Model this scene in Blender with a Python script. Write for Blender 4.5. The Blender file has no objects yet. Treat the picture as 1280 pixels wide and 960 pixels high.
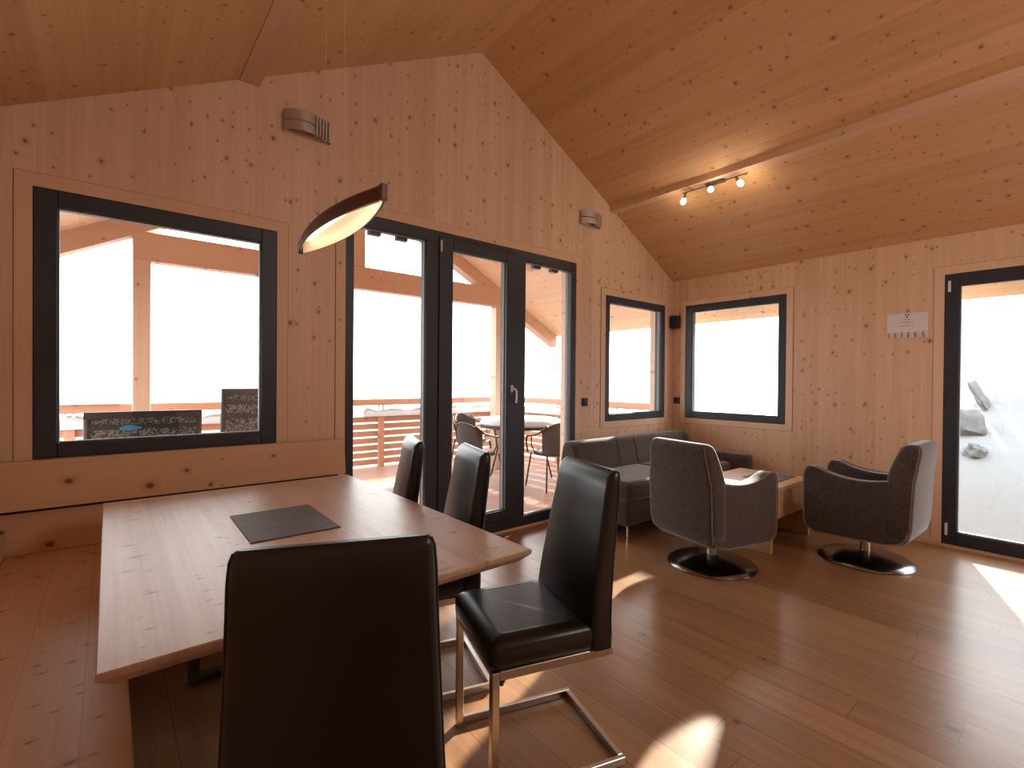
import bpy, bmesh, math, random
from mathutils import Vector, Matrix
random.seed(7)
sc = bpy.context.scene
COL = sc.collection
PI = math.pi
R = math.radians

# ------------------------------------------------------------------ node helpers
class NT:
    def __init__(s, name):
        s.m = bpy.data.materials.new(name); s.m.use_nodes = True
        s.t = s.m.node_tree; s.t.nodes.clear()
        s.out = s.t.nodes.new('ShaderNodeOutputMaterial')
    def n(s, kind, **kw):
        nd = s.t.nodes.new(kind)
        for k, v in kw.items(): setattr(nd, k, v)
        return nd
    def put(s, sock, v):
        if hasattr(v, 'is_output') or isinstance(v, bpy.types.NodeSocket): s.t.links.new(v, sock)
        else: sock.default_value = v
    def math(s, op, a, b=None, c=None, clamp=False):
        nd = s.n('ShaderNodeMath', operation=op); nd.use_clamp = clamp
        s.put(nd.inputs[0], a)
        if b is not None: s.put(nd.inputs[1], b)
        if c is not None: s.put(nd.inputs[2], c)
        return nd.outputs[0]
    def comb(s, x, y, z):
        nd = s.n('ShaderNodeCombineXYZ')
        for i, v in enumerate((x, y, z)): s.put(nd.inputs[i], v)
        return nd.outputs[0]
    def noise(s, vec, scale=1, detail=2, rough=.5, dist=0):
        nd = s.n('ShaderNodeTexNoise'); s.put(nd.inputs['Vector'], vec)
        nd.inputs['Scale'].default_value = scale; nd.inputs['Detail'].default_value = detail
        nd.inputs['Roughness'].default_value = rough; nd.inputs['Distortion'].default_value = dist
        return nd.outputs['Fac']
    def mixc(s, fac, a, b, mode='MIX'):
        nd = s.n('ShaderNodeMix', data_type='RGBA', blend_type=mode)
        s.put(nd.inputs[0], fac); s.put(nd.inputs[6], a); s.put(nd.inputs[7], b)
        return nd.outputs[2]
    def maprange(s, v, a, b, c=0., d=1., smooth=False):
        nd = s.n('ShaderNodeMapRange'); nd.clamp = True
        if smooth: nd.interpolation_type = 'SMOOTHSTEP'
        for i, x in enumerate((v, a, b, c, d)): s.put(nd.inputs[i], x)
        return nd.outputs[0]
    def bsdf(s, **kw):
        b = s.n('ShaderNodeBsdfPrincipled')
        for k, v in kw.items(): s.put(b.inputs[k.replace('_', ' ')], v)
        s.t.links.new(b.outputs[0], s.out.inputs[0])
        return b
    def bump(s, h, strength=.2, dist=.002):
        nd = s.n('ShaderNodeBump'); nd.inputs['Strength'].default_value = strength
        nd.inputs['Distance'].default_value = dist; s.put(nd.inputs['Height'], h)
        return nd.outputs[0]

def C4(c): return (c[0], c[1], c[2], 1)

def wood(name, light, dark, across, along, pw=.12, knots=6., knot_amt=.35, knot_r=.11, knot_col=(.09, .03, .012),
         rough=.5, var=.18, seam=0., blen=None, grain=1., stretch=.8, coat=0.):
    """Planed timber: lamella tint, grain lines, scattered knots; across/along name the object axes."""
    t = NT(name)
    tc = t.n('ShaderNodeTexCoord'); sp = t.n('ShaderNodeSeparateXYZ')
    t.t.links.new(tc.outputs['Object'], sp.inputs[0])
    ax = {'X': sp.outputs[0], 'Y': sp.outputs[1], 'Z': sp.outputs[2]}
    third = [k for k in 'XYZ' if k not in (across, along)][0]
    u, v, w = ax[across], ax[along], ax[third]
    idx = t.math('FLOOR', t.math('DIVIDE', t.math('ADD', u, 50.03), pw))
    wn = t.n('ShaderNodeTexWhiteNoise', noise_dimensions='1D'); t.put(wn.inputs['W'], idx)
    rnd = wn.outputs['Value']
    vv = v
    seamf = None
    if blen:
        sh = t.math('ADD', v, t.math('MULTIPLY', rnd, blen * 3.7))
        bi = t.math('FLOOR', t.math('DIVIDE', t.math('ADD', sh, 60.), blen))
        wn2 = t.n('ShaderNodeTexWhiteNoise', noise_dimensions='2D')
        t.put(wn2.inputs['Vector'], t.comb(idx, bi, 0.))
        rnd2 = wn2.outputs['Value']
        fl = t.math('FRACT', t.math('DIVIDE', t.math('ADD', sh, 60.), blen))
        endm = t.math('MAXIMUM', t.math('LESS_THAN', fl, .0022 / blen), t.math('GREATER_THAN', fl, 1 - .0022 / blen))
        rnd = rnd2
    vs = t.math('ADD', v, t.math('MULTIPLY', rnd, 17.))
    g1 = t.noise(t.comb(t.math('MULTIPLY', u, 150.), t.math('MULTIPLY', vs, 3.), t.math('MULTIPLY', w, 150.)), 1, 3, .6)
    g2 = t.noise(t.comb(t.math('MULTIPLY', u, 22.), t.math('MULTIPLY', vs, .55), t.math('MULTIPLY', w, 22.)), 1, 4, .6, .3)
    g3 = t.noise(t.comb(t.math('MULTIPLY', u, 1.1), t.math('MULTIPLY', v, .9), w), 1, 3)
    f = t.math('ADD', t.math('MULTIPLY', t.maprange(g1, .3, .7), .35), t.math('MULTIPLY', t.maprange(g2, .3, .7), .65))
    f = t.math('MULTIPLY', f, .55 * grain)
    f = t.math('ADD', f, t.math('MULTIPLY', t.math('SUBTRACT', g3, .5), .45))
    f = t.math('ADD', f, t.math('MULTIPLY', t.math('SUBTRACT', rnd, .5), var * 2), clamp=True)
    col = t.mixc(f, C4(light), C4(dark))
    if knots:
        for ks, amt, kr in ((knots, knot_amt, knot_r), (knots * 1.9, knot_amt * .8, knot_r * .9)):
            wob = t.noise(t.comb(u, v, w), ks * 3.5, 2)
            vo = t.n('ShaderNodeTexVoronoi', voronoi_dimensions='2D', feature='F1')
            t.put(vo.inputs['Vector'], t.comb(t.math('ADD', t.math('MULTIPLY', u, ks), ks), t.math('MULTIPLY', v, ks * stretch), 0.))
            vo.inputs['Scale'].default_value = 1
            cs = t.n('ShaderNodeSeparateColor'); t.t.links.new(vo.outputs['Color'], cs.inputs[0])
            rad = t.math('MULTIPLY', t.math('LESS_THAN', cs.outputs[0], amt), t.math('MULTIPLY_ADD', cs.outputs[1], kr * .75, kr * .45))
            d = t.math('ADD', vo.outputs['Distance'], t.math('MULTIPLY', t.math('SUBTRACT', wob, .5), kr * .9))
            core = t.maprange(d, t.math('MULTIPLY', rad, .55), rad, 1., 0.)
            halo = t.maprange(d, t.math('MULTIPLY', rad, .8), t.math('MULTIPLY', rad, 2.6), .38, 0.)
            on = t.math('GREATER_THAN', rad, .001)
            col = t.mixc(t.math('MULTIPLY', halo, on), col, C4([dark[0] * .72, dark[1] * .6, dark[2] * .5]))
            col = t.mixc(t.math('MULTIPLY', t.math('MULTIPLY', core, on), .82), col, C4(knot_col))
    if seam:
        fr = t.math('FRACT', t.math('DIVIDE', t.math('ADD', u, 50.03), pw))
        sm = t.math('MAXIMUM', t.math('LESS_THAN', fr, .0022 / pw), t.math('GREATER_THAN', fr, 1 - .0022 / pw))
        if blen: sm = t.math('MAXIMUM', sm, endm)
        col = t.mixc(t.math('MULTIPLY', sm, seam), col, C4([c * .25 for c in dark]))
    rg = t.math('MULTIPLY_ADD', g1, .14, rough - .07)
    t.bsdf(Base_Color=col, Roughness=rg, Normal=t.bump(f, .12, .002), Coat_Weight=coat, Coat_Roughness=.22)
    return t.m

def plain(name, col, rough=.5, metal=0., var=.0, scale=30., bump=0., **kw):
    t = NT(name)
    tc = t.n('ShaderNodeTexCoord'); nz = t.noise(tc.outputs['Object'], scale, 3)
    c = t.mixc(nz, C4([x * (1 - var) for x in col]), C4([min(1, x * (1 + var)) for x in col]))
    a = dict(Base_Color=c, Roughness=rough, Metallic=metal, **kw)
    if bump: a['Normal'] = t.bump(nz, bump, .002)
    t.bsdf(**a)
    return t.m

def fabric(name, c1, c2, sheen=.6):
    t = NT(name)
    tc = t.n('ShaderNodeTexCoord')
    a = t.noise(tc.outputs['Object'], 170, 2, .7); b = t.noise(tc.outputs['Object'], 60, 3, .6)
    f = t.maprange(t.math('ADD', t.math('MULTIPLY', a, .7), t.math('MULTIPLY', b, .3)), .4, .6)
    t.bsdf(Base_Color=t.mixc(f, C4(c1), C4(c2)), Roughness=.95, Sheen_Weight=sheen, Sheen_Roughness=.4,
           Normal=t.bump(a, .5, .003), Specular_IOR_Level=.2)
    return t.m

def emis(name, col, st):
    t = NT(name)
    tc = t.n('ShaderNodeTexCoord'); nz = t.noise(tc.outputs['Object'], 20, 1)
    e = t.n('ShaderNodeEmission'); e.inputs[0].default_value = C4(col)
    t.put(e.inputs[1], t.math('MULTIPLY_ADD', nz, st * .2, st * .9))
    t.t.links.new(e.outputs[0], t.out.inputs[0]); return t.m

def glass(name):
    t = NT(name)
    tr = t.n('ShaderNodeBsdfTransparent'); gl = t.n('ShaderNodeBsdfGlossy'); gl.inputs['Roughness'].default_value = .01
    tr.inputs[0].default_value = (.95, .97, .97, 1)
    lw = t.n('ShaderNodeLayerWeight'); lw.inputs[0].default_value = .5
    fr = t.math('MULTIPLY_ADD', t.math('POWER', lw.outputs['Facing'], 5.), .9, .045)
    mx = t.n('ShaderNodeMixShader'); t.put(mx.inputs[0], fr)
    t.t.links.new(tr.outputs[0], mx.inputs[1]); t.t.links.new(gl.outputs[0], mx.inputs[2])
    t.t.links.new(mx.outputs[0], t.out.inputs[0]); return t.m

SP_L, SP_D = (.76, .555, .41), (.58, .365, .235)
SR_L, SR_D = (.75, .52, .36), (.57, .34, .205)
M = {}
KN = dict(knot_col=(.24, .085, .03))
M['wall_xz'] = wood('spruce_wall_gable', SP_L, SP_D, 'X', 'Z', .115, 7.4, .36, .09, var=.2, grain=1.35, **KN)
M['wall_yz'] = wood('spruce_wall_side', SR_L, SR_D, 'Y', 'Z', .115, 7.4, .36, .09, var=.2, grain=1.35, **KN)
M['ceil'] = wood('spruce_ceiling', (.70, .435, .235), (.52, .285, .135), 'X', 'Y', .15, 7.2, .34, .08, var=.2, grain=1.35, stretch=.9, **KN)
M['trim_x'] = wood('spruce_board_x', (.74, .51, .355), (.63, .39, .245), 'Z', 'X', .3, 3.6, .3, .06, var=.05)
M['trim_y'] = wood('spruce_board_y', (.74, .51, .355), (.63, .39, .245), 'Z', 'Y', .3, 3.6, .3, .06, var=.05)
M['trim_z'] = wood('spruce_board_z', (.74, .51, .355), (.63, .39, .245), 'X', 'Z', .3, 3.6, .3, .06, var=.05)
M['trim_r'] = wood('spruce_board_r', (.76, .535, .38), (.64, .40, .255), 'Y', 'Z', .3, 3.6, .3, .06, var=.05)
M['shadow_line'] = plain('joint_shadow', (.16, .075, .035), .8)  # dark brown paints the shadow gap round the trim boards
M['bench'] = wood('spruce_bench', (.68, .44, .27), (.52, .29, .155), 'X', 'Y', .14, 4.5, .5, .075, var=.08, seam=.2, stretch=2., rough=.42, grain=1.3, knot_col=(.2, .08, .035))
M['bench_x'] = wood('spruce_bench_x', (.66, .42, .25), (.52, .29, .155), 'Z', 'X', .5, 4., .3, .08, var=.05, rough=.42)
M['table'] = wood('spruce_tabletop', (.60, .44, .345), (.40, .265, .19), 'X', 'Y', .21, 4.2, .45, .07, knot_col=(.22, .11, .065), var=.08, stretch=2.4, rough=.36, grain=1.5)
M['coffee'] = wood('coffee_oak', (.60, .36, .20), (.42, .22, .11), 'X', 'Y', .3, 0, var=.04, rough=.4)
M['floor'] = wood('oak_parquet', (.35, .188, .095), (.20, .094, .044), 'X', 'Y', .172, 2.0, .1, .06, var=.27, seam=.6, blen=1.9, rough=.30, grain=1.7, coat=.2)
M['out_x'] = wood('larch_beam_x', (.58, .36, .24), (.45, .245, .145), 'Z', 'X', .4, 3.5, .3, .07, var=.05)
M['out_z'] = wood('larch_beam_z', (.58, .38, .27), (.47, .28, .18), 'X', 'Z', .4, 3.5, .3, .07, var=.05)
M['out_y'] = wood('larch_beam_y', (.60, .30, .15), (.44, .18, .075), 'Z', 'Y', .4, 3.5, .3, .07, var=.05)
M['soffit'] = wood('larch_soffit', (.80, .58, .40), (.68, .44, .27), 'X', 'Y', .14, 5, .35, .07, var=.12, seam=.3)
M['slat'] = wood('weathered_slat', (.55, .28, .17), (.40, .18, .10), 'Z', 'X', .4, 3., .3, .06, var=.05)
M['slat_y'] = wood('weathered_slat_y', (.55, .28, .17), (.40, .18, .10), 'Z', 'Y', .4, 3., .3, .06, var=.05)
M['deck'] = wood('deck_board', (.36, .20, .145), (.23, .115, .08), 'Y', 'X', .14, 0, var=.15, seam=.8, rough=.45)
M['frame'] = plain('anthracite_frame', (.026, .032, .048), .45, 0., .08)
M['seal'] = plain('frame_seal', (.20, .21, .22), .5)
M['glass'] = glass('window_glass')
M['leather'] = plain('black_leather', (.0045, .0048, .0065), .34, 0, .2, 90, .12, Specular_IOR_Level=.55)
M['stitch'] = plain('leather_seam', (.03, .028, .028), .5)
M['steel'] = plain('brushed_steel', (.55, .50, .45), .3, 1., .06, 60)
M['chrome'] = plain('chrome', (.75, .74, .73), .1, 1.)
M['dark_steel'] = plain('dark_table_leg', (.07, .045, .035), .4, .3, .1)
M['taupe'] = fabric('taupe_weave', (.038, .027, .026), (.105, .080, .076))
M['sofa'] = fabric('sofa_weave', (.045, .034, .03), (.105, .081, .074))
M['piping'] = plain('fabric_piping', (.22, .18, .16), .9)
M['base_dark'] = plain('armchair_base', (.22, .21, .21), .2, 1., .05)
M['black'] = plain('black_plastic', (.012, .012, .013), .4)
M['mat'] = None
M['sconce'] = plain('sconce_metal', (.52, .47, .43), .35, .45, .12, 8)
M['lamp'] = plain('lamp_rusty_metal', (.12, .055, .032), .45, .4, .35, 14)
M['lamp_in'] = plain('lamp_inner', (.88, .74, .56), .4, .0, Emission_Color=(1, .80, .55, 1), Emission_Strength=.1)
M['lamp_glow'] = emis('lamp_glow', (1, .86, .66), 4)
M['bulb'] = emis('bulb_glow', (1, .84, .56), 1.7)
M['wire'] = plain('steel_wire', (.75, .55, .40), .5, .1)
M['rail_metal'] = plain('rail_metal', (.22, .19, .17), .35, .8, .1)
M['paper'] = plain('paper', (.72, .68, .68), .7, 0, .03)
M['ink'] = plain('ink_grey', (.22, .19, .2), .8)
M['blue'] = plain('ink_blue', (.05, .10, .28), .8)
M['rattan'] = plain('brown_rattan', (.03, .018, .014), .6, 0, .5, 160, .6)
M['cushion'] = plain('pale_cushion', (.50, .40, .36), .9, 0, .1)
M['snow'] = plain('snow', (.47, .475, .49), .8, 0, .04, 5, .2)
M['snow_far'] = None
M['rock'] = plain('grey_rock', (.105, .112, .118), .9, 0, .45, 7, .8)
M['grey_frame'] = plain('grey_frame', (.05, .052, .056), .45, .2)
M['bluecloth'] = plain('blue_cloth', (.05, .3, .55), .8)
M['white'] = plain('white_metal', (.75, .75, .75), .4)

def mat_placemat():
    t = NT('woven_placemat'); tc = t.n('ShaderNodeTexCoord'); sp = t.n('ShaderNodeSeparateXYZ')
    t.t.links.new(tc.outputs['Object'], sp.inputs[0])
    s = t.noise(t.comb(t.math('MULTIPLY', sp.outputs[0], 12.), t.math('MULTIPLY', sp.outputs[1], 260.), 0.), 1, 2)
    s2 = t.noise(t.comb(t.math('MULTIPLY', sp.outputs[0], 260.), t.math('MULTIPLY', sp.outputs[1], 260.), 0.), 1, 2)
    f = t.maprange(t.math('ADD', t.math('MULTIPLY', s, .6), t.math('MULTIPLY', s2, .4)), .4, .6)
    t.bsdf(Base_Color=t.mixc(f, (.035, .026, .024, 1), (.12, .095, .088, 1)), Roughness=.6, Normal=t.bump(s2, .4, .002))
    return t.m
M['mat'] = mat_placemat()

def mat_snowfield():
    t = NT('snow_slope'); tc = t.n('ShaderNodeTexCoord')
    a = t.noise(tc.outputs['Object'], .6, 5, .6, .6)
    mp = t.n('ShaderNodeMapping'); mp.inputs['Rotation'].default_value = (0, .5, .4); mp.inputs['Scale'].default_value = (.4, 2.2, 1.2)
    t.t.links.new(tc.outputs['Object'], mp.inputs[0])
    b = t.noise(mp.outputs[0], 2.6, 5, .65, 1.)
    f = t.math('MULTIPLY', t.maprange(b, .57, .70), t.maprange(a, .42, .6))
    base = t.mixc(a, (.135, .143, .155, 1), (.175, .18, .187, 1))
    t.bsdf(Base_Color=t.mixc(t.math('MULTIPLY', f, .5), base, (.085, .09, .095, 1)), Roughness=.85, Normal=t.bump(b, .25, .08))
    return t.m
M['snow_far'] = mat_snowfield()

def mat_mesh_weave():
    t = NT('mesh_weave'); tc = t.n('ShaderNodeTexCoord')
    v = t.noise(tc.outputs['Object'], 75, 2, .6)
    t.bsdf(Base_Color=t.mixc(t.maprange(v, .45, .58), (.03, .032, .035, 1), (.26, .265, .27, 1)), Roughness=.7)
    return t.m
M['weave'] = mat_mesh_weave()

# ------------------------------------------------------------------ mesh helpers
def new(): return bmesh.new()

def box(bm, x0, x1, y0, y1, z0, z1, bev=0., seg=2, mtx=None):
    r = bmesh.ops.create_cube(bm, size=1)
    vs = r['verts']
    for v in vs:
        v.co = Vector(((x0 + x1) / 2 + v.co.x * (x1 - x0), (y0 + y1) / 2 + v.co.y * (y1 - y0), (z0 + z1) / 2 + v.co.z * (z1 - z0)))
    if bev:
        es = list({e for v in vs for e in v.link_edges})
        rb = bmesh.ops.bevel(bm, geom=es, offset=bev, segments=seg, profile=.5, affect='EDGES')
        vs = list({v for f in rb['faces'] for v in f.verts} | {v for v in vs if v.is_valid})
    if mtx is not None:
        for v in vs: v.co = mtx @ v.co
    return vs

def loft(bm, secs, cap=True, closed=True):
    rings = [[bm.verts.new(p) for p in s] for s in secs]
    n = len(rings[0])
    for a, b in zip(rings, rings[1:]):
        for i in range(n if closed else n - 1):
            j = (i + 1) % n
            bm.faces.new((a[i], a[j], b[j], b[i]))
    if cap and closed:
        bm.faces.new(list(reversed(rings[0]))); bm.faces.new(rings[-1])
    return rings

def tube(bm, pts, r, n=8, closed=False, ry=None):
    """round (or n=4 square) tube along a polyline"""
    pts = [Vector(p) for p in pts]; secs = []
    m = len(pts)
    prev = None
    for i, p in enumerate(pts):
        if closed: d = pts[(i + 1) % m] - pts[i - 1]
        else: d = pts[min(i + 1, m - 1)] - pts[max(i - 1, 0)]
        d.normalize()
        ref = prev if prev is not None else (Vector((0, 0, 1)) if abs(d.z) < .9 else Vector((1, 0, 0)))
        a = d.cross(ref)
        if a.length < 1e-5: a = d.cross(Vector((0, 1, 0)))
        a.normalize(); b = a.cross(d).normalized(); prev = b
        k = 1.
        if 0 < i < m - 1 or closed:
            d1 = (pts[i] - pts[i - 1]).normalized(); d2 = (pts[(i + 1) % m] - pts[i]).normalized()
            c = max(.35, math.sqrt(max(0, (1 + d1.dot(d2)) / 2))); k = 1 / c if n == 4 else 1
        off = PI / 4 if n == 4 else 0
        rr = r * (math.sqrt(2) if n == 4 else 1)
        secs.append([p + a * math.cos(off + 2 * PI * q / n) * rr * (k if n == 4 else 1) + b * math.sin(off + 2 * PI * q / n) * (ry or r) * (math.sqrt(2) if n == 4 else 1) for q in range(n)])
    if closed:
        secs.append(secs[0])
        rings = [[bm.verts.new(p) for p in s] for s in secs[:-1]]
        for i in range(m):
            a_, b_ = rings[i], rings[(i + 1) % m]
            for q in range(n): bm.faces.new((a_[q], a_[(q + 1) % n], b_[(q + 1) % n], b_[q]))
    else: loft(bm, secs)

def lathe(bm, prof, n=32, cx=0, cy=0):
    rings = []
    for r, z in prof:
        rings.append([bm.verts.new((cx + max(r, 1e-4) * math.cos(2 * PI * i / n), cy + max(r, 1e-4) * math.sin(2 * PI * i / n), z)) for i in range(n)])
    for a, b in zip(rings, rings[1:]):
        for i in range(n): bm.faces.new((a[i], a[(i + 1) % n], b[(i + 1) % n], b[i]))
    bm.faces.new(list(reversed(rings[0]))); bm.faces.new(rings[-1])

def prism(bm, prof, y0, y1, bev=0., seg=3):
    """profile in (x,z), extruded along y; bev rounds the two rims"""
    n = len(prof); cx = sum(p[0] for p in prof) / n; cz = sum(p[1] for p in prof) / n
    if bev:
        def off(d):
            out = []
            for i in range(n):
                a, b, c = Vector(prof[i - 1]), Vector(prof[i]), Vector(prof[(i + 1) % n])
                e1 = (b - a).normalized(); e2 = (c - b).normalized()
                n1 = Vector((-e1.y, e1.x)); n2 = Vector((-e2.y, e2.x)); nn = (n1 + n2)
                if nn.length < 1e-6: nn = n1
                nn.normalize(); k = min(1.6, 1 / max(.4, nn.dot(n1)))
                out.append(b + nn * d * k)
            return out
        area = sum(prof[i - 1][0] * prof[i][1] - prof[i][0] * prof[i - 1][1] for i in range(n))
        sg = 1 if area > 0 else -1
        secs = []
        for k in range(seg + 1):
            a = PI / 2 * k / seg
            o = off(sg * bev * (1 - math.sin(a))); yy = y0 + bev * (1 - math.cos(a))
            secs.append([(p[0], yy, p[1]) for p in o])
        for k in range(seg, -1, -1):
            a = PI / 2 * k / seg
            o = off(sg * bev * (1 - math.sin(a))); yy = y1 - bev * (1 - math.cos(a))
            secs.append([(p[0], yy, p[1]) for p in o])
        loft(bm, secs)
    else:
        loft(bm, [[(p[0], y0, p[1]) for p in prof], [(p[0], y1, p[1]) for p in prof]])

def rrect(w, t, r, n=4):
    """rounded rectangle in 2-D, w by t"""
    pts = []
    for (sx, sy, a0) in ((1, 1, 0), (-1, 1, 90), (-1, -1, 180), (1, -1, 270)):
        for k in range(n + 1):
            a = R(a0 + 90 * k / n)
            pts.append((sx * (w / 2 - r) + r * math.cos(a), sy * (t / 2 - r) + r * math.sin(a)))
    return pts

def round_poly(pts, r, n=5):
    """fillet every corner of a closed 2-D polygon; r a number or list"""
    out = []; m = len(pts)
    for i in range(m):
        rr = r[i] if isinstance(r, (list, tuple)) else r
        b = Vector(pts[i]); a = Vector(pts[i - 1]); c = Vector(pts[(i + 1) % m])
        if rr <= 0: out.append(tuple(b)); continue
        d1 = (a - b); d2 = (c - b)
        q = min(rr, d1.length * .49, d2.length * .49)
        p1 = b + d1.normalized() * q; p2 = b + d2.normalized() * q
        for k in range(n + 1):
            s = k / n
            out.append(tuple(p1 * (1 - s) ** 2 + b * 2 * s * (1 - s) + p2 * s * s))
    return out

def link(name, bm, mat, parent=None, smooth=35, loc=None, rz=0):
    bmesh.ops.recalc_face_normals(bm, faces=bm.faces[:])
    if smooth:
        for f in bm.faces: f.smooth = len(f.verts) <= 8
        for e in bm.edges:
            if len(e.link_faces) == 2 and e.calc_face_angle(0) > R(smooth): e.smooth = False
    me = bpy.data.meshes.new(name); bm.to_mesh(me); bm.free()
    me.materials.append(mat)
    o = bpy.data.objects.new(name, me); COL.objects.link(o)
    if parent is not None: o.parent = parent
    if loc: o.location = loc
    if rz: o.rotation_euler.z = rz
    return o

def empty(name, loc=(0, 0, 0), rz=0):
    o = bpy.data.objects.new(name, None); COL.objects.link(o)
    o.empty_display_size = .1
    o.location = loc; o.rotation_euler = (0, 0, rz); return o

def tag(o, label, cat, group=None):
    o['label'] = label; o['category'] = cat
    if group: o['group'] = group
    return o

def thing(name, label, cat, loc=(0, 0, 0), rz=0, group=None):
    return tag(empty(name, loc, rz), label, cat, group)

def struct(name, bm, mat, parent=None, smooth=0):
    o = link(name, bm, mat, parent, smooth)
    if parent is None: o['kind'] = 'structure'
    return o

def copy_tree(o, parent=None):
    c = o.copy(); COL.objects.link(c); c.parent = parent
    for ch in o.children: copy_tree(ch, c)
    return c

def wall_panel(outer, holes, to3, thick):
    """flat polygon with rectangular holes, extruded by the vector thick"""
    bm = new(); edges = []
    for loop in [outer] + [[(a, c), (b, c), (b, d), (a, d)] for a, b, c, d in holes]:
        vs = [bm.verts.new(to3(*p)) for p in loop]
        edges += [bm.edges.new((vs[i], vs[(i + 1) % len(vs)])) for i in range(len(vs))]
    bmesh.ops.triangle_fill(bm, use_beauty=True, use_dissolve=True, edges=edges)
    r = bmesh.ops.extrude_face_region(bm, geom=bm.faces[:])
    for v in [g for g in r['geom'] if isinstance(g, bmesh.types.BMVert)]: v.co += Vector(thick)
    return bm

# ------------------------------------------------------------------ dimensions
GY, WX = 3.3, 5.27            # inner faces of gable wall and right wall
LX, BY = -.5, -3.2            # left wall, wall behind the camera
RX, RZ, SL = 2.385, 4.056, .526
T = .2
def roofz(x): return RZ - SL * abs(x - RX)

W1 = (-.283, .814, .926, 2.254)
D1 = (1.249, 3.552, .022, 2.492)
W2 = (4.003, 5.099, .907, 2.236)
W3 = (2.012, 3.128, .907, 2.230)
D2 = (-1.25, .807, .025, 2.225)

# ------------------------------------------------------------------ shell
bm = new(); box(bm, LX - T, WX + T, BY - T, GY + T, -.12, 0); struct('floor', bm, M['floor'])
gable = [(LX, 0), (WX, 0), (WX, roofz(WX)), (RX, RZ), (LX, roofz(LX))]
struct('wall_gable', wall_panel(gable, [W1, D1, W2], lambda a, b: (a, GY, b), (0, T, 0)), M['wall_xz'])
struct('wall_right', wall_panel([(BY, 0), (GY, 0), (GY, roofz(WX)), (BY, roofz(WX))], [W3, D2], lambda a, b: (WX, a, b), (T, 0, 0)), M['wall_yz'])
struct('wall_left', wall_panel([(BY, 0), (GY, 0), (GY, roofz(LX)), (BY, roofz(LX))], [], lambda a, b: (LX, a, b), (-T, 0, 0)), M['wall_yz'])
struct('wall_rear', wall_panel(gable, [], lambda a, b: (a, BY, b), (0, -T, 0)), M['wall_xz'])
for nm, xa, xb in (('ceiling_left', LX - T, RX), ('ceiling_right', RX, WX + T)):
    bm = new()
    pr_ = [(xa, roofz(xa)), (xb, roofz(xb)), (xb, roofz(xb) + .22), (xa, roofz(xa) + .22)]
    prism(bm, pr_, BY - T, GY + T); struct(nm, bm, M['ceil'])
# purlins that show as shallow beams under the slopes
for k, (xa, xb) in enumerate(((4.06, 4.17), (.60, .71))):
    bm = new(); zz = min(roofz(xa), roofz(xb)) - .004
    hi = max(roofz(xa), roofz(xb)) + .03
    prism(bm, [(xa, zz), (xb, zz), (xb, hi), (xa, hi)], BY, GY)
    struct('ceiling_beam', bm, M['trim_y'])
# trim boards round the openings
def surround_g(name, rc, w, bottom=True, d=.006):
    a, b, c, e = rc; bm = new()
    box(bm, a - w, b + w, GY - d, GY, e, e + w); box(bm, a - w, a, GY - d, GY, c, e); box(bm, b, b + w, GY - d, GY, c, e)
    if bottom: box(bm, a - w, b + w, GY - d, GY, c - w, c)
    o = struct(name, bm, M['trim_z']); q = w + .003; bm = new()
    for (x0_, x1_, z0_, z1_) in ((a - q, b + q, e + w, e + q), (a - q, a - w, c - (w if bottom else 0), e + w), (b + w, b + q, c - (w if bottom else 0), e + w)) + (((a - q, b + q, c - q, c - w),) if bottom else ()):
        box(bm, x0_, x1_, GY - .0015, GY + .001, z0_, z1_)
    link('shadow_line', bm, M['shadow_line'], o, 0); return o
def surround_r(name, rc, w, bottom=True, d=.006):
    a, b, c, e = rc; bm = new()
    box(bm, WX - d, WX, a - w, b + w, e, e + w); box(bm, WX - d, WX, a - w, a, c, e); box(bm, WX - d, WX, b, b + w, c, e)
    if bottom: box(bm, WX - d, WX, a - w, b + w, c - w, c)
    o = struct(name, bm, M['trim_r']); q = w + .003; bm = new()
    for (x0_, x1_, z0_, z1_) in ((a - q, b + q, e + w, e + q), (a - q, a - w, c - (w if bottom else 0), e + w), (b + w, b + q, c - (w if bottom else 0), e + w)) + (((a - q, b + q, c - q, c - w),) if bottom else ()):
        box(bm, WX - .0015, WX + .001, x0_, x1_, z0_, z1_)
    link('shadow_line', bm, M['shadow_line'], o, 0); return o
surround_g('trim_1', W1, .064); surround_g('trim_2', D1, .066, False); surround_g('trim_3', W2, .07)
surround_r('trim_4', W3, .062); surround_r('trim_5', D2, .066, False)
for nm, xa, xb in (('baseboard_gable', 3.62, WX),):
    bm = new(); box(bm, xa, xb, GY - .012, GY, 0, .05, .003, 1); struct(nm, bm, M['trim_x'])
bm = new(); box(bm, WX - .012, WX, .875, GY, 0, .05, .003, 1); struct('baseboard_right', bm, M['trim_y'])

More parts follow.
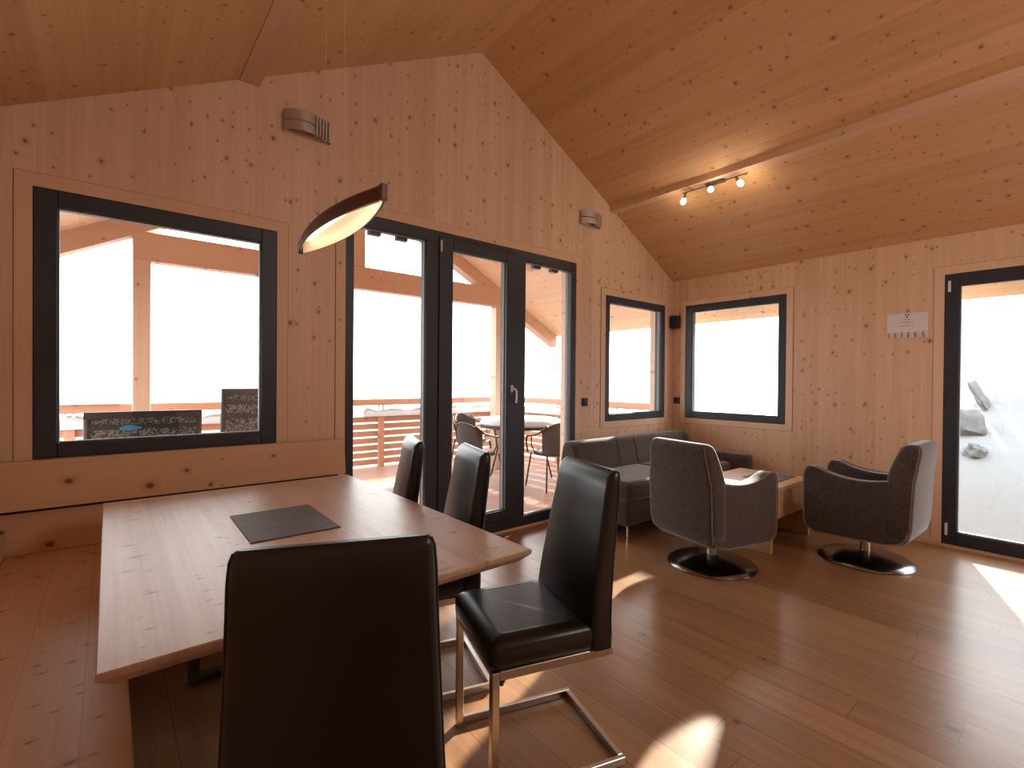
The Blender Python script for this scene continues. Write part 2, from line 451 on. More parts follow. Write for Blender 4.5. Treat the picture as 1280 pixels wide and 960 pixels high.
def frame_ring(bm, rc, w, to, d0, d1, wt=None, wb=None):
    a, b, c, e = rc; wt = wt or w; wb = wb or w
    for (p, q, r_, s) in ((a, a + w, c, e), (b - w, b, c, e), (a + w, b - w, e - wt, e), (a + w, b - w, c, c + wb)):
        to(bm, p, q, r_, s, d0, d1)
def tog(bm, p, q, r_, s, d0, d1): box(bm, p, q, GY + d0, GY + d1, r_, s, .004, 1)
def tor(bm, p, q, r_, s, d0, d1): box(bm, WX + d0, WX + d1, p, q, r_, s, .004, 1)
def opening(root, rc, w, to, wt=None, wb=None, fname='frame'):
    bm = new(); frame_ring(bm, rc, w, to, -.004, .085, wt, wb)
    f = link(fname, bm, M['frame'], root, 0)
    a, b, c, e = rc; wt = wt or w; wb = wb or w
    g = (a + w, b - w, c + wb, e - wt)
    bm = new(); frame_ring(bm, g, .007, to, .012, .05); link('seal', bm, M['seal'], f, 0)
    bm = new(); to(bm, g[0] - .005, g[1] + .005, g[2] - .005, g[3] + .005, .034, .042)
    link('pane', bm, M['glass'], f, 0)
    return f
def window(name): o = empty(name); o['kind'] = 'structure'; return o
w = window('window_1'); opening(w, W1, .088, tog, .082, .074)
w = window('window_2'); opening(w, W2, .075, tog)
w = window('window_3'); opening(w, W3, .078, tor, .078, .078)
# terrace door: outer frame, two fixed lights, middle leaf
d = window('door_1')
bm = new(); frame_ring(bm, D1, .06, tog, -.004, .085, .088, .09)
box(bm, 1.875, 1.985, GY - .004, GY + .085, .11, 2.41, .004, 1); box(bm, 2.79, 2.892, GY - .004, GY + .085, .11, 2.41, .004, 1)
link('door_frame', bm, M['frame'], d, 0)
for a, b in ((1.309, 1.875), (2.892, 3.492)):
    g = (a, b - (.03 if b > 3 else 0), .112, 2.404); bm = new(); frame_ring(bm, g, .007, tog, .012, .05); sl = link('seal', bm, M['seal'], d, 0)
    bm = new(); tog(bm, g[0] - .004, g[1] + .02, g[2] - .004, g[3] + .004, .034, .042); link('pane', bm, M['glass'], d, 0)
    bm = new()
    for s in (.3, .68): box(bm, a + (b - a) * s - .04, a + (b - a) * s + .05, GY + .05, GY + .09, 2.375, 2.404)
    link('glazing_clip', bm, M['frame'], d, 0)
leaf = opening(d, (1.985, 2.79, .115, 2.45), .127, tog, .085, .085, 'door_leaf')
for v in leaf.data.vertices: v.co.y -= .012
bm = new(); box(bm, 1.99, 2.003, GY - .03, GY - .012, 2.33, 2.42, .003, 1); link('hinge', bm, M['white'], leaf, 0)
bm = new()
box(bm, 2.708, 2.738, GY - .026, GY - .012, 1.225, 1.29, .006, 2)
tube(bm, [(2.723, GY - .02, 1.258), (2.723, GY - .062, 1.258), (2.735, GY - .07, 1.24), (2.74, GY - .068, 1.19), (2.735, GY - .066, 1.135)], .009, 8)
link('handle', bm, M['white'], leaf)
# right glazed door
d = window('door_2'); lf = opening(d, D2, .092, tor, .098, .105, 'door_leaf')
bm = new(); box(bm, WX - .016, WX - .003, .768, .785, .10, .20, .003, 1); link('hinge', bm, M['white'], lf, 0)
bm = new(); box(bm, WX - .016, WX - .003, .768, .785, 2.08, 2.17, .003, 1); link('hinge', bm, M['white'], lf, 0)
bm = new(); box(bm, WX - .006, WX + .02, D2[0], D2[1], 0, D2[2]); struct('trim_6', bm, M['trim_y'])
bm = new(); box(bm, D1[0], D1[1], GY - .006, GY + .02, 0, D1[2]); struct('trim_7', bm, M['trim_x'])

# ------------------------------------------------------------------ dining table
t = thing('dining_table', 'pale knotty spruce dining table with chamfered slab top', 'table', (.5525, 2.08, 0))
hx, hy = .5715, .84
bm = new()
secs = []
for ins, z in ((.03, .708), (.002, .733), (0, .737), (0, .747), (.003, .75)):
    secs.append([(sx * (hx - ins), sy * (hy - ins), z) for sx, sy in ((1, 1), (-1, 1), (-1, -1), (1, -1))])
loft(bm, secs); link('tabletop', bm, M['table'], t, 30)
for y in (-.56, .42):
    bm = new(); tube(bm, [(-.265, y, .022), (.14, y, .022), (.14, y, .69), (-.265, y, .69)], .022, 4, True)
    link('leg', bm, M['dark_steel'], t, 30)
bm = new(); box(bm, -.2, .1, -.56, .44, .672, .709, .003, 1); link('support_rail', bm, M['dark_steel'], t, 0)

def placemat(loc, sx, sy, label, rz=0):
    bm = new(); box(bm, -sx / 2, sx / 2, -sy / 2, sy / 2, 0, .004, .0015, 1)
    o = link('placemat', bm, M['mat'], None, 0, loc, rz); tag(o, label, 'placemat')
placemat((.547, 2.10, .7505), .317, .425, 'dark grey woven placemat lying on the spruce dining table', R(-1))

# ------------------------------------------------------------------ dining chairs (local +x = rear)
def make_chair():
    root = thing('dining_chair', '', 'chair')
    bm = new()
    secs = []
    for z, ins in ((.428, .012), (.436, .002), (.45, 0), (.495, 0), (.512, .006), (.522, .02), (.526, .05)):
        sh = []
        for x, y in rrect(.38 - 2 * ins, .43 - 2 * ins, .03 if ins < .01 else .02, 4):
            dome = -.012 * ((x / .22) ** 2) * (1 if z > .51 else 0)
            sh.append((x - .065, y, z + dome))
        secs.append(sh)
    loft(bm, secs); link('seat', bm, M['leather'], root, 50)
    # backrest: leaning slab, narrowing upward, hollowed front, rounded top
    bm = new(); secs = []
    N = 15
    for i in range(N):
        s = i / (N - 1); z = .43 + s * .59
        xf = .098 + .005 * s + .100 * max(0, (s - .10)) ** 1.25     # front face
        th = .092 - .034 * s
        wd = .445 - .075 * s
        zz = z; tt = th; ww = wd
        if i >= N - 3:
            k = (i - (N - 3)) / 2
            zz = .955 + .06 * (math.sin(k * PI / 2)); tt = th * (1 - .5 * k ** 2); ww = wd * (1 - .035 * k ** 2)
        if i == 0: tt = th * .9
        pts = []
        for a, b in rrect(tt, ww, min(.022, tt * .42), 4):
            hollow = .012 * math.cos(PI * b / ww) * (1 if a < 0 else 1) * s
            pts.append((xf + th / 2 + a + hollow, b, zz))
        secs.append(pts)
    # rounded cap
    last = secs[-1]; cx = sum(p[0] for p in last) / len(last)
    secs.append([(cx + (p[0] - cx) * .45, p[1] * .97, 1.019) for p in last])
    loft(bm, secs); b = link('backrest', bm, M['leather'], root, 60)
    for sy in (-1, 1):
        bm = new(); pts = []
        for sct in secs[1:-1]:
            cand = max(sct, key=lambda p: sy * p[1] * 10 + p[0] * 3)
            pts.append((cand[0] + .0005, cand[1] + sy * .0005, cand[2]))
        tube(bm, pts, .0022, 6); link('piping', bm, M['stitch'], b)
    for sy in (-1, 1):
        bm = new(); box(bm, -.247, -.222, sy * .2075 - (.03 if sy > 0 else 0), sy * .2075 + (.03 if sy < 0 else 0), .0, .425, .002, 1)
        g = link('leg', bm, M['steel'], root, 0)
        bm = new(); lathe(bm, [(.007, .375), (.007, .385), (.012, .386), (.012, .398)], 10, -.21, sy * .19); link('bolt', bm, M['black'], g)
    bm = new()
    for sy in (-1, 1):
        box(bm, -.222, .247, sy * .2075 - (.018 if sy > 0 else 0), sy * .2075 + (.018 if sy < 0 else 0), .002, .03, .002, 1)
    box(bm, .227, .247, -.19, .19, .002, .03, .002, 1)
    link('floor_frame', bm, M['steel'], root, 0)
    bm = new()
    for sy in (-1, 1):
        box(bm, -.222, .19, sy * .2075 - (.018 if sy > 0 else 0), sy * .2075 + (.018 if sy < 0 else 0), .398, .427, .002, 1)
    box(bm, .172, .19, -.19, .19, .398, .427, .002, 1); box(bm, -.24, -.222, -.18, .18, .398, .427, .002, 1)
    link('seat_frame', bm, M['steel'], root, 0)
    return root
proto = make_chair()
spots = [((.424, 1.131, 0), -112.5, 'black leather chair with its back turned at the near end of the table'),
         ((1.2085, 1.3025, 0), -17.5, 'black leather cantilever chair pulled out, whole seat and steel frame showing'),
         ((1.104, 1.916, 0), -17.3, 'black leather chair at the table in front of the middle door leaf'),
         ((1.06, 2.41, 0), -19., 'black leather chair at the table corner nearest the window bench')]
for i, (loc, a, lab) in enumerate(spots):
    c = proto if i == 0 else copy_tree(proto)
    c.location = loc; c.rotation_euler.z = R(a); c['label'] = lab; c['group'] = 'dining chairs around the spruce table'

# ------------------------------------------------------------------ benches
t = thing('bench', 'long spruce bench along the left wall with knotty plank seat', 'bench', (0, 0, 0))
bm = new(); box(bm, -.372, .045, .25, GY - .03, .443, .48, .004, 2); link('seat', bm, M['bench'], t, 0)
bm = new(); box(bm, -.45, -.03, .28, GY - .03, 0, .443); link('base', bm, M['bench'], t, 0)
bm = new(); prism(bm, [(-.402, .482), (-.372, .482), (-.378, .595), (-.408, .595)], .25, GY - .05, .003, 1); link('backrest', bm, M['bench'], t, 30)
t = thing('bench', 'spruce bench under the large window with two-board wooden backrest', 'bench', (0, 0, 0))
bm = new(); box(bm, .047, 1.215, 2.86, GY - .03, .443, .48, .004, 2); link('seat', bm, M['bench_x'], t, 0)
bm = new(); box(bm, .047, 1.18, 2.93, GY - .03, 0, .443); link('base', bm, M['bench_x'], t, 0)
bm = new(); ob = []
for z, y0 in ((.482, 3.262), (.684, 3.268)): ob.append((y0, z))
loft(bm, [[(x, 3.258, .482), (x, 3.285, .482), (x, 3.29, .684), (x, 3.263, .684)] for x in (LX + .01, 1.20)])
link('backrest', bm, M['bench_x'], t, 0)
bm = new()
loft(bm, [[(x, 3.205, .702), (x, 3.24, .702), (x, 3.268, .928), (x, 3.232, .928)] for x in (LX + .01, 1.222)])
link('backrest', bm, M['bench_x'], t, 0)
bm = new(); box(bm, LX + .02, 1.19, 3.262, 3.285, .68, .71); link('backrest_gap_shade', bm, M['black'], t, 0)  # black strip paints the shade in the gap between the backrest boards

# ------------------------------------------------------------------ armchairs (local +x = facing)
def make_armchair():
    root = thing('armchair', '', 'armchair')
    HW = .287
    arm = [(-.255, .665), (-.10, .635), (.03, .632), (.15, .655), (.24, .695), (.30, .70), (.325, .64), (.33, .45), (.318, .25), (.26, .205), (-.20, .218), (-.30, .25), (-.325, .45), (-.318, .66)]
    arm = round_poly(arm, [.06, .06, .06, .06, .04, .05, .06, .08, .06, .06, .06, .07, .08, .06], 4)
    arm = [p for i, p in enumerate(arm) if (Vector(p) - Vector(arm[i - 1])).length > .004]
    for sy in (1, -1):
        bm = new(); prism(bm, arm, min(sy * HW, sy * (HW - .105)), max(sy * HW, sy * (HW - .105)), .018, 4)
        a = link('arm', bm, M['taupe'], root, 50)
        bm = new()
        q = [(p[0], sy * (HW - .002), p[1]) for p in arm]
        tube(bm, q, .0042, 6, True); link('piping', bm, M['piping'], a)
    # rear shell and backrest, one slab from underside to top
    bm = new(); secs = []
    for z, xr, th, wd in ((.215, -.25, .05, .40), (.225, -.285, .10, .50), (.26, -.315, .14, .57), (.34, -.334, .15, .592), (.50, -.342, .15, .594), (.66, -.348, .155, .592),
                          (.68, -.35, .16, .575), (.74, -.358, .155, .56), (.82, -.37, .14, .54), (.87, -.374, .125, .525), (.90, -.369, .105, .505), (.915, -.355, .07, .47), (.919, -.34, .03, .42)):
        secs.append([(xr + th / 2 + a, b, z) for a, b in rrect(th, wd, min(.04, th * .45), 5)])
    loft(bm, secs); b = link('backrest', bm, M['taupe'], root, 60)
    bm = new(); pts = []
    side = {}
    for sy in (1, -1):
        side[sy] = [(min(p[0] for p in s) + .012, sy * (max(p[1] for p in s) - .012), s[0][2]) for s in secs[2:-2]]
    tube(bm, side[1] + side[-1][::-1], .004, 6); link('piping', bm, M['piping'], b)
    bm = new(); box(bm, -.20, .315, -.193, .193, .36, .475, .035, 4); link('seat_cushion', bm, M['taupe'], root, 50)
    bm = new(); box(bm, -.24, .30, -.2, .2, .212, .37, .03, 3); link('seat_base', bm, M['taupe'], root, 50)
    bm = new(); lathe(bm, [(.032, .05), (.032, .215)], 20); link('column', bm, M['steel'], root)
    bm = new()
    prof = [(.305, 0), (.308, .006), (.303, .012)] + [(.30 * math.cos(a), .012 + .058 * math.sin(a) ** 1.2) for a in [R(x) for x in range(8, 86, 8)]] + [(.03, .072)]
    lathe(bm, prof, 48); link('base', bm, M['base_dark'], root, 30)
    return root
a = make_armchair()
for i, (loc, r_, lab) in enumerate((((3.405, 1.795, 0), -13, 'taupe swivel armchair with its back to the dining table, sunlit armrest top'),
                                    ((4.408, 1.11, 0), 89, 'taupe swivel armchair seen from its side, standing nearest the right glass door'))):
    c = a if i == 0 else copy_tree(a)
    c.location = loc; c.rotation_euler.z = R(r_); c['label'] = lab; c['group'] = 'swivel armchairs at the coffee table'

# ------------------------------------------------------------------ sofa
t = thing('sofa', 'taupe fabric corner sofa standing under the two corner windows', 'sofa', (4.2, 2.78, 0))
x0, x1, y0, y1 = -.93, 1.0, -.355, .43
bm = new(); box(bm, x0, x1, y0 + .02, y1 - .05, .13, .34, .03, 3); link('seat_base', bm, M['sofa'], t, 50)
for a_, b_ in ((x0, -.05), (-.045, .82)):
    bm = new(); vs = box(bm, a_, b_, y0, .22, .335, .502, .045, 4); link('seat_cushion', bm, M['sofa'], t, 50)
bm = new(); secs = []
for x, s in ((x0 - .01, .72), (x0, .9), (x0 + .04, 1), (-.3, 1.), (.4, 1), (x1 - .06, 1), (x1 - .01, .93), (x1, .75)):
    prof = round_poly([(.20, .33), (.17, .50), (.27, .765), (.40, .775), (.43, .60), (.43, .14), (.2, .14)], [.02, .05, .05, .05, .05, .02, .02], 5)
    cy, cz = .32, .45
    secs.append([(x, cy + (p[0] - cy) * (s ** .5), cz + (p[1] - cz) * s ** .35) for p in prof])
loft(bm, secs); bk = link('backrest', bm, M['sofa'], t, 60)
for x in (-.31, -.03, .32):
    bm = new(); tube(bm, [(x - .05, .165, .50), (x - .02, .215, .64), (x, .27, .765)], .003, 6); link('seam', bm, M['taupe'], bk)
bm = new(); box(bm, .80, 1.0, -.50, .32, .13, .585, .05, 4); link('armrest', bm, M['sofa'], t, 50)
for x, y in ((x0 + .06, y0 + .06), (.92, y0 + .06), (x0 + .06, .35), (.92, .35)):
    bm = new(); lathe(bm, [(.012, 0), (.012, .012), (.009, .013), (.009, .122), (.02, .123), (.02, .131)], 14, x, y); link('leg', bm, M['chrome'], t)

# ------------------------------------------------------------------ coffee table
t = thing('coffee_table', 'low oak coffee table with panel sides between armchairs and sofa', 'table', (4.34, 1.905, 0))
bm = new(); box(bm, -.40, .40, -.31, .31, .465, .50, .003, 1); link('tabletop', bm, M['coffee'], t, 0)
for x in (-.395, .36):
    bm = new(); box(bm, x, x + .035, -.305, .305, 0, .465, .002, 1); link('side_panel', bm, M['coffee'], t, 0)
bm = new(); box(bm, -.36, .36, -.292, -.262, .245, .465, .002, 1); link('front_panel', bm, M['coffee'], t, 0)
bm = new(); box(bm, -.36, .36, -.262, .295, .245, .27, .002, 1); link('shelf', bm, M['coffee'], t, 0)
placemat((4.49, 1.84, .5005), .40, .30, 'grey woven placemat lying on the low coffee table')

# ------------------------------------------------------------------ pendant lamp above the dining table
t = thing('pendant_lamp', 'rusty metal boat-shaped pendant lamp glowing warm above the dining table', 'lamp', (.66, 1.855, 1.90))
L = .423
def lamp_shell(off):
    secs = []
    for i in range(25):
        q = -1 + 2 * i / 24
        half = .010 + .056 * (1 - q * q) - off
        top = .052 - .012 * q * q - off
        secs.append([(x * half, q * L, z) for x, z in ((-1, -.010), (-.99, .012), (-.93, top - .018), (-.78, top - .005), (-.4, top), (0, top + .002), (.4, top), (.78, top - .005), (.93, top - .018), (.99, .012), (1, -.010))])
    return secs
bm = new(); so, si = lamp_shell(0), lamp_shell(.004)
loft(bm, [a_ + b_[::-1] for a_, b_ in zip(so, si)]); sh = link('lamp_shade', bm, M['lamp'], t, 50)
bm = new(); loft(bm, [[(p[0] * .985, p[1] * .96, p[2] - .002) for p in s] for s in lamp_shell(.0055)], False, False); link('reflector', bm, M['lamp_in'], sh, 50)
bm = new(); tube(bm, [(0, s * .34, .034) for s in (-1, -.5, 0, .5, 1)], .006, 8); link('light_tube', bm, M['lamp_glow'], t)
for s in (-1, 1):
    bm = new(); box(bm, -.011, .011, s * L - .010, s * L + .008, -.011, .041, .002, 1); link('end_cap', bm, M['black'] if s > 0 else M['lamp'], t, 0)
zc = roofz(.655) - 1.90 - .03
for y in (.10, -.10):
    bm = new(); tube(bm, [(0, y, .085), (-.004, y, zc)], .0009, 5); link('wire', bm, M['wire'], t)
bm = new(); lathe(bm, [(.05, zc - .03), (.055, zc - .025), (.055, zc + .01)], 24); link('ceiling_rose', bm, M['steel'], t)

# ------------------------------------------------------------------ wall sconces
def make_sconce():
    root = thing('wall_sconce', '', 'lamp')
    def band(z0, z1, q):
        bm = new(); outp = []
        for i in range(25):
            s = i / 24; x = -.143 + .286 * s
            y = -.035 - .05 * math.sin(PI * min(1, s * 1.02)) - .012 * math.sin(2 * PI * s)
            outp.append((x, y))
        sec = [[(x, y, z0), (x, y, z1), (x, y + .003, z1), (x, y + .003, z0)] for x, y in outp]
        sec = [[(-.146, -.002, z0), (-.146, -.002, z1), (-.143, -.002, z1), (-.143, -.002, z0)]] + sec + [[(.146, -.002, z0), (.146, -.002, z1), (.143, -.002, z1), (.143, -.002, z0)]]
        loft(bm, sec); link('shade', bm, M['sconce'], root, 40)
    band(-.062, -.004, 0); band(.004, .066, 1)
    bm = new(); box(bm, -.12, .12, -.012, 0, -.05, .05, .003, 1); link('back_plate', bm, M['steel'], root, 0)
    bm = new()
    for k in range(5): box(bm, .035 + .022 * k, .044 + .022 * k, -.084 + .007 * k, -.02, -.0615, .0655)
    link('reflection_stripe', bm, M['sconce'], root, 0)  # raised bars imitate bright reflection stripes on the metal shade
    return root
s = make_sconce()
for i, (x, z, lab) in enumerate(((.99, 2.957, 'curved brushed metal wall sconce high on the gable wall above the pendant lamp'),
                                 (3.735, 2.955, 'curved brushed metal wall sconce beside the right roof slope above the terrace door'))):
    c = s if i == 0 else copy_tree(s)
    c.location = (x, GY, z); c['label'] = lab; c['group'] = 'metal wall sconces'

# ------------------------------------------------------------------ ceiling spot rail
t = thing('spot_rail', 'steel ceiling spot rail with three glowing glass shades', 'lamp', (4.115, 2.19, 3.085))
sl = math.atan(SL)
bm = new(); box(bm, -.045, .045, -.09, .09, .026, .062, .008, 3, Matrix.Rotation(sl, 4, 'Y')); link('canopy', bm, M['rail_metal'], t, 40)
bm = new(); tube(bm, [(0, -.30, 0), (0, .30, 0)], .005, 8); tube(bm, [(0, -.05, 0), (.01, -.05, .04)], .004, 6); tube(bm, [(0, .05, 0), (.01, .05, .04)], .004, 6); link('rail', bm, M['dark_steel'], t)
for y, dv in ((.27, Vector((-.12, .30, -1))), (.04, Vector((-.75, -.75, -.75))), (-.21, Vector((-.1, -.55, -.8)))):
    dv.normalize(); q = Vector((0, 0, 1)).rotation_difference(dv)
    m = Matrix.Translation((0, y, -.022)) @ q.to_matrix().to_4x4()
    bm = new(); lathe(bm, [(.011, -.012), (.013, .0), (.013, .03), (.009, .034)], 14)
    for v in bm.verts: v.co = m @ v.co
    tube(bm, [(0, y, 0), (0, y, -.022)], .004, 6)
    h = link('spot_head', bm, M['rail_metal'], t)
    bm = new(); lathe(bm, [(.010, .026), (.021, .036), (.027, .052), (.026, .07), (.019, .084), (.008, .09)], 18)
    for v in bm.verts: v.co = m @ v.co
    link('glass_shade', bm, M['bulb'], h)
    li = bpy.data.lights.new('spot_light', 'POINT'); li.energy = .9; li.color = (1, .78, .52); li.shadow_soft_size = .03
    lo = bpy.data.objects.new('spot_light', li); COL.objects.link(lo); lo.parent = t; lo.location = m @ Vector((0, 0, .13))

# ------------------------------------------------------------------ switches, speaker, note
def switch(loc, axis, label, s=.082):
    bm = new()
    if axis == 'g': box(bm, -s / 2, s / 2, -.012, 0, -s / 2, s / 2, .004, 2)
    else: box(bm, -.012, 0, -s / 2, s / 2, -s / 2, s / 2, .004, 2)
    r0 = link('wall_switch', bm, M['black'], None, 0, loc); tag(r0, label, 'switch', 'black wall switches')
    bm = new(); q = s * .36
    if axis == 'g': box(bm, -q, q, -.017, -.010, -q, q, .003, 2)
    else: box(bm, -.017, -.010, -q, q, -q, q, .003, 2)
    link('rocker', bm, M['black'], r0, 0)
switch((3.69, GY, 1.12), 'g', 'small black wall switch between the terrace door and the narrow gable window')
switch((WX, 3.232, 1.107), 'r', 'small black wall switch in the room corner, under the speaker box', .078)
t = thing('loudspeaker', 'small black loudspeaker box mounted high in the room corner', 'speaker', (WX, 3.236, 2.045))
bm = new(); box(bm, -.09, -.01, -.047, .047, -.076, .076, .006, 2); link('cabinet', bm, M['black'], t, 0)
bm = new(); box(bm, -.096, -.088, -.04, .04, -.068, .068, .003, 1); link('grille', bm, plain('grille_black', (.02, .02, .021), .9, 0, .6, 300, .8), t, 0)
bm = new(); box(bm, -.012, 0, -.02, .02, -.03, .03); link('bracket', bm, M['black'], t, 0)

t = thing('paper_notice', 'white paper notice with blue emblem and torn strip edge on right wall', 'notice', (WX, 1.048, 1.828), R(0))
bm = new(); N = 12; hw = .139
box(bm, -.0015, .003, -hw, hw, -.045, .106)
for i in range(N):      # sheet with fringe of tear-off strips along its lower edge
    ya = hw - 2 * hw * i / N; yb = hw - 2 * hw * (i + 1) / N
    lift = -.004 - .010 * random.random(); sk = random.uniform(.004, .016)
    zs = [(.107 - .0, -.002), (-.05, -.002)]
    vs = [bm.verts.new((-.002, y, z)) for y, z in ((ya, .106), (yb, .108), (yb, -.048), (ya, -.048))]; bm.faces.new(vs)
    v2 = [bm.verts.new((x, y, z)) for x, y, z in ((-.002, ya, -.048), (-.002, yb, -.048), (lift, yb - sk + .004, -.106), (lift - .004, ya - sk, -.106))]; bm.faces.new(v2)
link('sheet', bm, M['paper'], t, 0)
for z, hwid, th in ((.052, .020, .004), (.03, .045, .0035), (.012, .006, .003), (.0, .045, .0032)):
    bm = new(); box(bm, -.0032, -.0026, -hwid, hwid, z - th / 2, z + th / 2); link('text_line', bm, M['ink'], t, 0)
for i in range(0, N, 2):
    yc = hw - 2 * hw * (i + .6) / N
    bm = new(); box(bm, -.0135, -.013, yc - .004, yc + .003, -.098, -.056); link('text_line', bm, M['ink'], t, 0)
bm = new()
for pts in (((-.016, .10), (-.004, .10), (-.006, .086), (-.013, .088)), ((.016, .10), (.004, .10), (.006, .086), (.013, .088)), ((-.008, .084), (.008, .084), (.003, .068), (-.003, .068))):
    vs = [bm.verts.new((-.003, y, z)) for y, z in pts]; bm.faces.new(vs)
link('emblem', bm, M['blue'], t, 0)

# ------------------------------------------------------------------ terrace outside
bm = new(); box(bm, -.75, 6.1, GY + T, 7.6, -.15, -.05); struct('terrace_floor', bm, M['deck'])
ERX = 2.29
def ez(x): return 4.056 - .526 * abs(x - ERX) - .05
for nm, xa, xb in (('terrace_roof', -1.2, ERX), ('terrace_roof', ERX, 5.93)):
    bm = new(); prism(bm, [(xa, ez(xa)), (xb, ez(xb)), (xb, ez(xb) + .14), (xa, ez(xa) + .14)], GY + T, 6.35); struct(nm, bm, M['soffit'])
bm = new(); prism(bm, [(WX + T, ez(WX + T)), (5.93, ez(5.93)), (5.93, ez(5.93) + .14), (WX + T, ez(WX + T) + .14)], -3.4, GY + T); struct('roof_eave', bm, M['soffit'])
TY = 5.93
def xstruct(name, bm, mat): o = struct(name, bm, mat); return o
for a_, b_, z0, z1 in ((.18, .32, -.05, 2.47), (4.60, 4.74, -.05, 2.47)):
    bm = new(); box(bm, a_, b_, TY, TY + .14, z0, z1, .004, 1); xstruct('terrace_pillar', bm, M['out_z'])
bm = new(); box(bm, .18, 4.74, TY - .002, TY + .14, 2.47, 2.75, .004, 1); xstruct('terrace_tie_beam', bm, M['out_x'])
bm = new(); box(bm, 2.355, 2.50, TY, TY + .14, 2.75, 3.85, .004, 1); xstruct('terrace_king_beam', bm, M['out_z'])
for sx, xe in ((-1, -1.2), (1, 5.9)):
    bm = new(); lo = .20 if sx > 0 else .20
    prism(bm, [(ERX, ez(ERX) - lo), (xe, ez(xe) - lo), (xe, ez(xe)), (ERX, ez(ERX))], TY - .01, TY + .15); xstruct('terrace_rafter_beam', bm, M['out_x'])
bm = new(); prism(bm, [(2.6, ez(2.6) - .0), (2.6, ez(2.6) - .26), (4.20, ez(4.20) - .26), (4.29, ez(4.29))], 4.6, 4.72); xstruct('terrace_rafter_beam', bm, M['out_x'])

# railings
SNOW = []
def snow_ridge(name, p0, p1, wdt, h, seed, parent=None):
    rnd = random.Random(seed); bm = new(); p0 = Vector(p0); p1 = Vector(p1); n = max(8, int((p1 - p0).length / .08))
    d = (p1 - p0).normalized(); s = Vector((-d.y, d.x, 0)); secs = []
    ph = rnd.random() * 6
    for i in range(n + 1):
        f = i / n; c = p0.lerp(p1, f); k = .75 + .25 * math.sin(f * 9 + ph) * math.sin(f * 23 + ph) + rnd.uniform(-.08, .08)
        if i in (0, n): k *= .35
        hh = h * k; ww = wdt * (.85 + .2 * k)
        secs.append([c + s * (ww * math.cos(a)) + Vector((0, 0, hh * math.sin(a) if a <= PI else -.0)) for a in [PI * q / 8 for q in range(9)]])
    loft(bm, secs); return link(name, bm, M['snow'], parent, 60)

def railing(label, x0, y0, x1, y1, mat, posts):
    root = thing('railing', label, 'railing', (0, 0, 0))
    d = Vector((x1 - x0, y1 - y0, 0)); Ln = d.length; d.normalize(); ang = math.atan2(d.y, d.x)
    mt = Matrix.Translation((x0, y0, 0)) @ Matrix.Rotation(ang, 4, 'Z')
    for i in range(7):
        bm = new(); z0 = -.02 + i * .112
        box(bm, 0, Ln, -.015, .015, z0, z0 + .085, .002, 1, mt); link('slat', bm, mat, root, 0)
    for s in posts:
        bm = new(); box(bm, s - .045, s + .045, -.085, -.016, -.05, .80, .003, 1, mt); p = link('post', bm, mat, root, 0)
        bm = new(); box(bm, s - .05, s - .02, -.06, -.04, .80, .93, 0, 1, mt); box(bm, s + .02, s + .05, -.06, -.04, .80, .93, 0, 1, mt); link('bracket', bm, M['white'], p, 0)
    bm = new(); box(bm, 0, Ln, -.09, .04, .92, 1.02, .006, 1, mt); link('handrail', bm, mat, root, 0)
    return root
railing('brown slatted timber railing along the far terrace edge', -.45, 7.35, 5.84, 7.35, M['slat'], (.12, 1.0, 2.4, 3.8, 5.1, 6.1))
railing('brown slatted timber railing along the right terrace side, behind the round table', 6.0, 7.3, 6.0, 3.7, M['slat_y'], (.2, 1.4, 2.6, 3.5))
for i, (a_, b_, lab) in enumerate((((-.45, 7.34, .745), (2.0, 7.34, .745), 'snow ridge lying on the far railing slats, behind the large left window'),
                                   ((3.05, 7.34, .745), (5.9, 7.34, .745), 'snow heap on the far railing slats, seen through the terrace door'),
                                   ((6.0, 7.2, .745), (6.0, 3.8, .745), 'snow lying along the right terrace railing'))):
    o = snow_ridge('snow_ridge', a_, b_, .10, .15, 5 + i); o['kind'] = 'stuff'; tag(o, lab, 'snow')
o = snow_ridge('snow_ridge', (-.47, 7.30, 1.02), (.1, 7.30, 1.02), .09, .10, 21); o['kind'] = 'stuff'; tag(o, 'snow cap on the left end of the terrace handrail', 'snow')
o = snow_ridge('snow_heap', (2.55, 5.9, -.05), (3.05, 5.55, -.05), .22, .10, 31); o['kind'] = 'stuff'; tag(o, 'low snow heap on the terrace boards before the railing', 'snow')

# round table with snow
t = thing('garden_table', 'round terrace table carrying a thick cap of snow', 'table', (4.56, 5.27, -.05))
bm = new(); lathe(bm, [(.56, .715), (.585, .72), (.585, .755), (.56, .76)], 40); link('tabletop', bm, M['rattan'], t)
for k in range(4):
    a_ = PI / 4 + k * PI / 2
    bm = new(); tube(bm, [(.44 * math.cos(a_), .44 * math.sin(a_), 0), (.34 * math.cos(a_), .34 * math.sin(a_), .4), (.40 * math.cos(a_), .40 * math.sin(a_), .72)], .013, 8); link('leg', bm, M['rattan'], t)
bm = new(); lathe(bm, [(.585, .761), (.60, .78), (.58, .82), (.50, .85), (.3, .865), (.05, .87)], 40)
o = link('snow_cap', bm, M['snow'], None, 60, (4.56, 5.27, -.05)); o['kind'] = 'stuff'; tag(o, 'smooth cap of snow on the round terrace table', 'snow')

